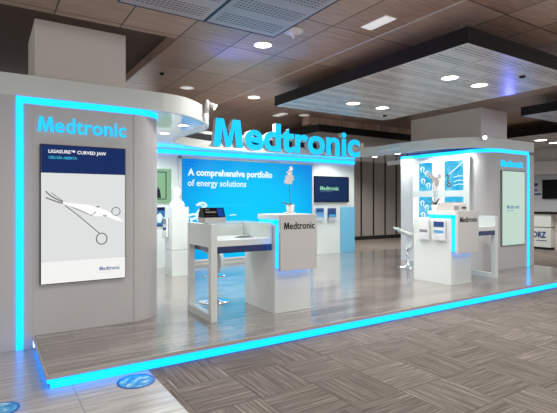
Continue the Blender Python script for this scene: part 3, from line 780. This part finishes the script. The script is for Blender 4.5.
def grille(x0, x1, y0, y1, label):
    t = thing('ceiling_grille', label, 'ceiling grille', ((x0+x1)/2, (y0+y1)/2, Hc-.05))
    MB().box(x0+.012, x1-.012, y0+.012, y1-.012, Hc-.045, Hc-.002).build('perforated_sheet', GRILLE, t)
    f_ = MB(); 
    f_.box(x0, x1, y0, y0+.012, Hc-.05, Hc-.001).box(x0, x1, y1-.012, y1, Hc-.05, Hc-.001).box(x0, x0+.012, y0+.012, y1-.012, Hc-.05, Hc-.001).box(x1-.012, x1, y0+.012, y1-.012, Hc-.05, Hc-.001)
    f_.build('frame', mat('blue_grey_frame', srgb(44, 54, 84), .4), t)
grille(1.985, 2.88, 3.35, 4.59, 'grey perforated metal ceiling panel, the right one of two above the left wall')
grille(1.07, 1.975, 3.35, 4.59, 'grey perforated metal ceiling panel, the left one cut by the top of the picture')

def drop(x0, x1, y0, y1, z, label, mt=DROP, th=.17):
    t = thing('drop_ceiling_panel', label, 'ceiling panel', ((x0+x1)/2, (y0+y1)/2, z))
    MB().box(x0+.01, x1-.01, y0+.01, y1-.01, z, z+.03).build('underside', mt, t)
    b = MB(); b.box(x0, x1, y0, y0+.01, z-.002, z+th).box(x0, x1, y1-.01, y1, z-.002, z+th).box(x0, x0+.01, y0+.01, y1-.01, z-.002, z+th).box(x1-.01, x1, y0+.01, y1-.01, z-.002, z+th)
    b.build('side_frame', DARKM, t)
    r = MB()
    for xx in (x0+.3, x1-.3):
        for yy in (y0+.3, y1-.3): r.tube([(xx, yy, z+.03), (xx, yy, Hc-.001)], .01, 8)
    r.build('suspension_rod', STEEL, t)
drop(4.20, 6.85, 2.90, 6.67, 3.15, 'large lowered ceiling panel with dark sides and four lit downlights')
drop(8.71, 11.4, 2.6, 4.86, 3.15, 'lowered ceiling panel with dark sides at the right edge of the view')
drop(11.5, 14.6, 2.6, 10.2, 3.15, 'farther lowered ceiling panel with two downlights behind the right pillar')
drop(6.6, 11.2, 8.5, 11.6, 3.15, 'distant lowered ceiling panel above the gap between the booth walls')
tag(MB().box(6.4, 11.2, 8.62, 8.9, 3.32, 3.499).build('trim_2', CEIL), 'brown bulkhead above the distant lowered panel', kind='structure')

def downlight(x, y, z, r, label, lit=True, group=None):
    t = thing('ceiling_light', label, 'ceiling light', (x, y, z), group)
    MB().lathe([(r, z-.002), (r*1.0, z-.012), (r*1.12, z-.010), (r*1.14, z-.001), (r, z-.001)], x, y, 28).build('trim_ring', POT, t, True)
    MB().lathe([(0, z-.006), (r, z-.006), (r, z-.0015), (0, z-.0015)], x, y, 28).build('diffuser', LAMP if lit else UNLIT, t)
downlight(2.96, 4.98, Hc, .11, 'lit round downlight in the brown ceiling beside the perforated panel')
downlight(4.31, 7.59, Hc, .11, 'lit round downlight in the brown ceiling above the big M')
downlight(2.96, 7.59, Hc, .11, 'unlit round ceiling fitting above the left tip of the canopy', False)
downlight(6.19, 8.54, Hc, .12, 'unlit round ceiling fitting above the middle of the big lettering', False)
downlight(5.18, 5.74, 3.15, .11, 'lit downlight of the large lowered panel, far left one')
downlight(5.86, 5.74, 3.15, .11, 'lit downlight of the large lowered panel, far right one')
downlight(5.19, 3.85, 3.15, .11, 'lit downlight of the large lowered panel, near left one')
downlight(5.87, 3.87, 3.15, .11, 'lit downlight of the large lowered panel, near right one')
downlight(12.59, 6.48, 3.15, .15, 'distant lit downlight behind the right pillar, left of the pair')
downlight(13.47, 6.54, 3.15, .15, 'distant lit downlight behind the right pillar, right of the pair')
downlight(8.9, 3.62, 3.15, .12, 'lit downlight in the lowered panel at the right edge')
t = thing('ceiling_panel_light', 'small white rectangular emergency light in the ceiling', 'ceiling light', (3.68, 3.67, Hc))
MB().box(3.61, 3.76, 3.48, 3.86, Hc-.012, Hc-.001).build('cover', UNLIT, t)
MB().box(3.60, 3.77, 3.47, 3.87, Hc-.006, Hc-.0005).build('frame', POT, t)
tag(MB().box(5.62, 5.78, 8.6, 9.0, Hc-.012, Hc-.001).build('ceiling_panel_light', UNLIT), 'distant small rectangular ceiling light above the big d', 'ceiling light')
t = thing('smoke_detector', 'white smoke detector hanging beside the perforated ceiling panel', 'smoke detector', (3.01, 4.37, Hc))
MB().lathe([(0, Hc-.001), (.12, Hc-.001), (.12, Hc-.012), (.10, Hc-.03), (0, Hc-.035)], 3.01, 4.37, 28).build('base', POT, t, True)
MB().lathe([(.045, Hc-.03), (.04, Hc-.05), (.02, Hc-.06), (.018, Hc-.09), (.0, Hc-.095)], 3.01, 4.37, 18).build('sensor', POT, t, True)
tag(MB().lathe([(0, Hc+.001), (.035, Hc+.001), (.03, Hc-.03), (0, Hc-.035)], 2.29, 6.94, 14).build('sprinkler', DARKM), 'small dark sprinkler in the ceiling above the left wall end', 'sprinkler')
tag(MB().lathe([(0, 3.1502), (.04, 3.1502), (.035, 3.13), (0, 3.125)], 5.95, 3.30, 14).build('sprinkler', DARKM), 'small dark sprinkler in the lowered panel near its right side', 'sprinkler')
tag(MB().lathe([(0, 3.1502), (.04, 3.1502), (.035, 3.13), (0, 3.125)], 6.45, 6.25, 14).build('sprinkler', DARKM), 'small dark sprinkler at the far end of the lowered panel', 'sprinkler')

# soffit downlights of the canopy
for x, y, lb in ((2.38, 6.26, 'canopy downlight under the left lobe, nearer the tip'), (2.41, 7.16, 'canopy downlight under the left lobe, farther back'),
                 (8.12, 8.2, 'canopy downlight above the dark panelled gap'), (8.0, 7.35, 'canopy downlight above the left end of the niches'),
                 (7.85, 6.35, 'canopy downlight between the two niche columns'), (7.9, 5.72, 'canopy downlight above the near niche column'), (6.2, 8.55, 'canopy downlight behind the big lettering')):
    downlight(x, y, 2.60, .075, lb)

# ------------------------------------------------------------ far surroundings
wb = MB(); wb.box(4, 16.5, 13.0, 13.2, 0, Hc)
wf = wb.build('wall_back', FARW); tag(wf, 'far grey brown panelled wall seen through the gap', kind='structure')
jb = MB(); x = 11.55
k = 0
for x in (11.49, 12.14, 12.79, 13.43, 14.07, 14.72): jb.box(x-.035, x+.035, 12.985, 13.0, .15, Hc)
jb.build('panel_joint', BLACKSEAM, wf); MB().box(4, 16.5, 12.98, 13.0, 0, .14).build('baseboard', BLACKSEAM, wf)

wfr = MB().box(15.5, 15.7, 4, 12.9, 0, 2.38).build('wall_right', mat('pale_grey_wall', srgb(186, 190, 194), .5)); tag(wfr, 'pale wall of the neighbouring booth at the right edge', kind='structure')
hdw = MB().box(15.35, 15.7, 4, 12.9, 2.38, 2.80).build('trim_3', mat('off_white_fascia', srgb(226, 222, 216), .5)); tag(hdw, 'off white header of the neighbouring booth', kind='structure')
tag(MB().box(15.5, 15.7, 4, 12.9, 2.80, Hc).build('wall_right', mat('off_white_upper_wall', srgb(214, 209, 203), .6)), 'off white upper wall beyond the neighbouring booth', kind='structure')
t = thing('wall_monitor', 'black wall monitor in the neighbouring booth at the right edge', 'monitor', (15.5, 7.4, 1.57))
MB().box(15.44, 15.5, 6.9, 7.9, 1.57, 2.2).build('bezel', DARKM, t); MB().box(15.436, 15.441, 6.92, 7.88, 1.59, 2.18).build('picture', BLACK, t)
wlg = MB()
for z0, z1, y1 in ((2.0, 2.1, 8.18), (1.83, 1.88, 8.18), (1.70, 1.76, 8.18)): wlg.box(15.493, 15.499, y1-(.22 if z0 < 1.75 else .1), y1, z0, z1)
tag(wlg.build('wall_lettering', ORZB), 'dark blue marks on the pale wall left of the black monitor', 'lettering')
t = thing('service_counter', 'white counter with blue STORZ lettering in the neighbouring booth', 'counter', (14.7, 7.3, 0))
MB().box(14.4, 15.0, 7.11, 8.1, .08, .68).build('lower_case', WHITE, t); MB().box(14.4, 15.0, 7.11, 8.1, .70, 1.10).build('upper_case', WHITE, t)
MB().box(14.36, 15.04, 6.6, 8.14, 1.10, 1.16).build('worktop', DARKM, t); MB().box(14.44, 14.96, 7.14, 8.06, 0, .08).build('plinth', BLACKSEAM, t)
MB().box(14.395, 14.41, 7.15, 8.0, .68, .70).build('shadow_gap', BLACKSEAM, t)
MB().box(14.6, 15.0, 6.6, 7.105, .0, 1.09).build('side_case', PILL, t)
writing('writing', 'STORZ', (14.398, 7.87, .36), SX, .62, .2, SN, ORZB, t, bold=.04)
MB().box(14.392, 14.398, 7.22, 7.55, .27, .29).build('underline', ORZB, t)

# ------------------------------------------------------------ light
def spot(x, y, z, e, size=2.3, col=(1, .96, .9), r=.1, blend=.6, rot=(0, 0, 0)):
    l = bpy.data.lights.new('lamp', 'SPOT'); l.energy = e; l.color = col; l.spot_size = size; l.spot_blend = blend; l.shadow_soft_size = r
    o = bpy.data.objects.new('lamp', l); C.objects.link(o); o.location = (x, y, z); o.rotation_euler = rot; return o
K = 2.6
for x, y in ((2.96, 4.98), (4.31, 7.59)): spot(x, y, Hc-.03, 60*K, 2.6)
for x, y in ((5.18, 5.74), (5.86, 5.74), (5.19, 3.85), (5.87, 3.87)): spot(x, y, 3.12, 45*K, 2.6)
spot(8.9, 3.62, 3.12, 40, 2.6)
for x, y in ((12.59, 6.48), (13.47, 6.54)): spot(x, y, 3.12, 120, 2.7)
# ceiling lamps in front of the booth, beyond the picture
for x, y in ((.9, 2.4), (2.9, 1.6), (5.2, 1.2), (8.5, 1.0)): spot(x, y, Hc-.05, 45*K, 2.7)
for x, y in ((8, 10.8), (11, 11), (12.5, 9)): spot(x, y, 3.1, 260, 2.6)  # spots without fittings, added behind the booth to brighten the far wall
# canopy downlights
for x, y in ((2.38, 6.26), (2.41, 7.16), (8.12, 8.2), (8.0, 7.35), (7.85, 6.35), (7.9, 5.72), (6.2, 8.55), (4.3, 8.6), (7.4, 8.7), (2.5, 8.5), (5.2, 8.6)): spot(x, y, 2.57, 88 if x < 3 else 46, 2.9, (.94, 1, .98), .06)
# blue uplighters added on the canopy, unseen, to tint the ceiling violet
for x, y, e, aim, lb in ((2.35, 6.1, 120, (3.0, 5.0, 3.5), 'at its left lobe'), (4.4, 8.6, 45, (4.7, 6.2, 3.15), 'behind the big lettering'), (9.3, 5.45, 45, (6.2, 3.0, 3.15), 'at its right lobe')):
    t = thing('added_uplight', 'added blue uplighter hidden on top of the canopy '+lb, 'added_uplight', (x, y, 2.66))
    MB().lathe([(0, 2.661), (.06, 2.661), (.07, 2.70), (.07, 2.72), (0, 2.72)], x, y, 20).build('housing', DARKM, t)
    MB().lathe([(0, 2.721), (.055, 2.721), (.055, 2.726), (0, 2.726)], x, y, 20).build('lens', LED, t)
    o = spot(x, y, 2.74, e, 1.2, (.12, .14, 1), .05, 1)
    o.rotation_euler = (Vector(aim)-o.location).to_track_quat('-Z', 'Y').to_euler()
W = bpy.data.worlds.new('w'); bpy.context.scene.world = W; W.use_nodes = True
W.node_tree.nodes['Background'].inputs[0].default_value = (.95, .97, 1, 1); W.node_tree.nodes['Background'].inputs[1].default_value = 1.4
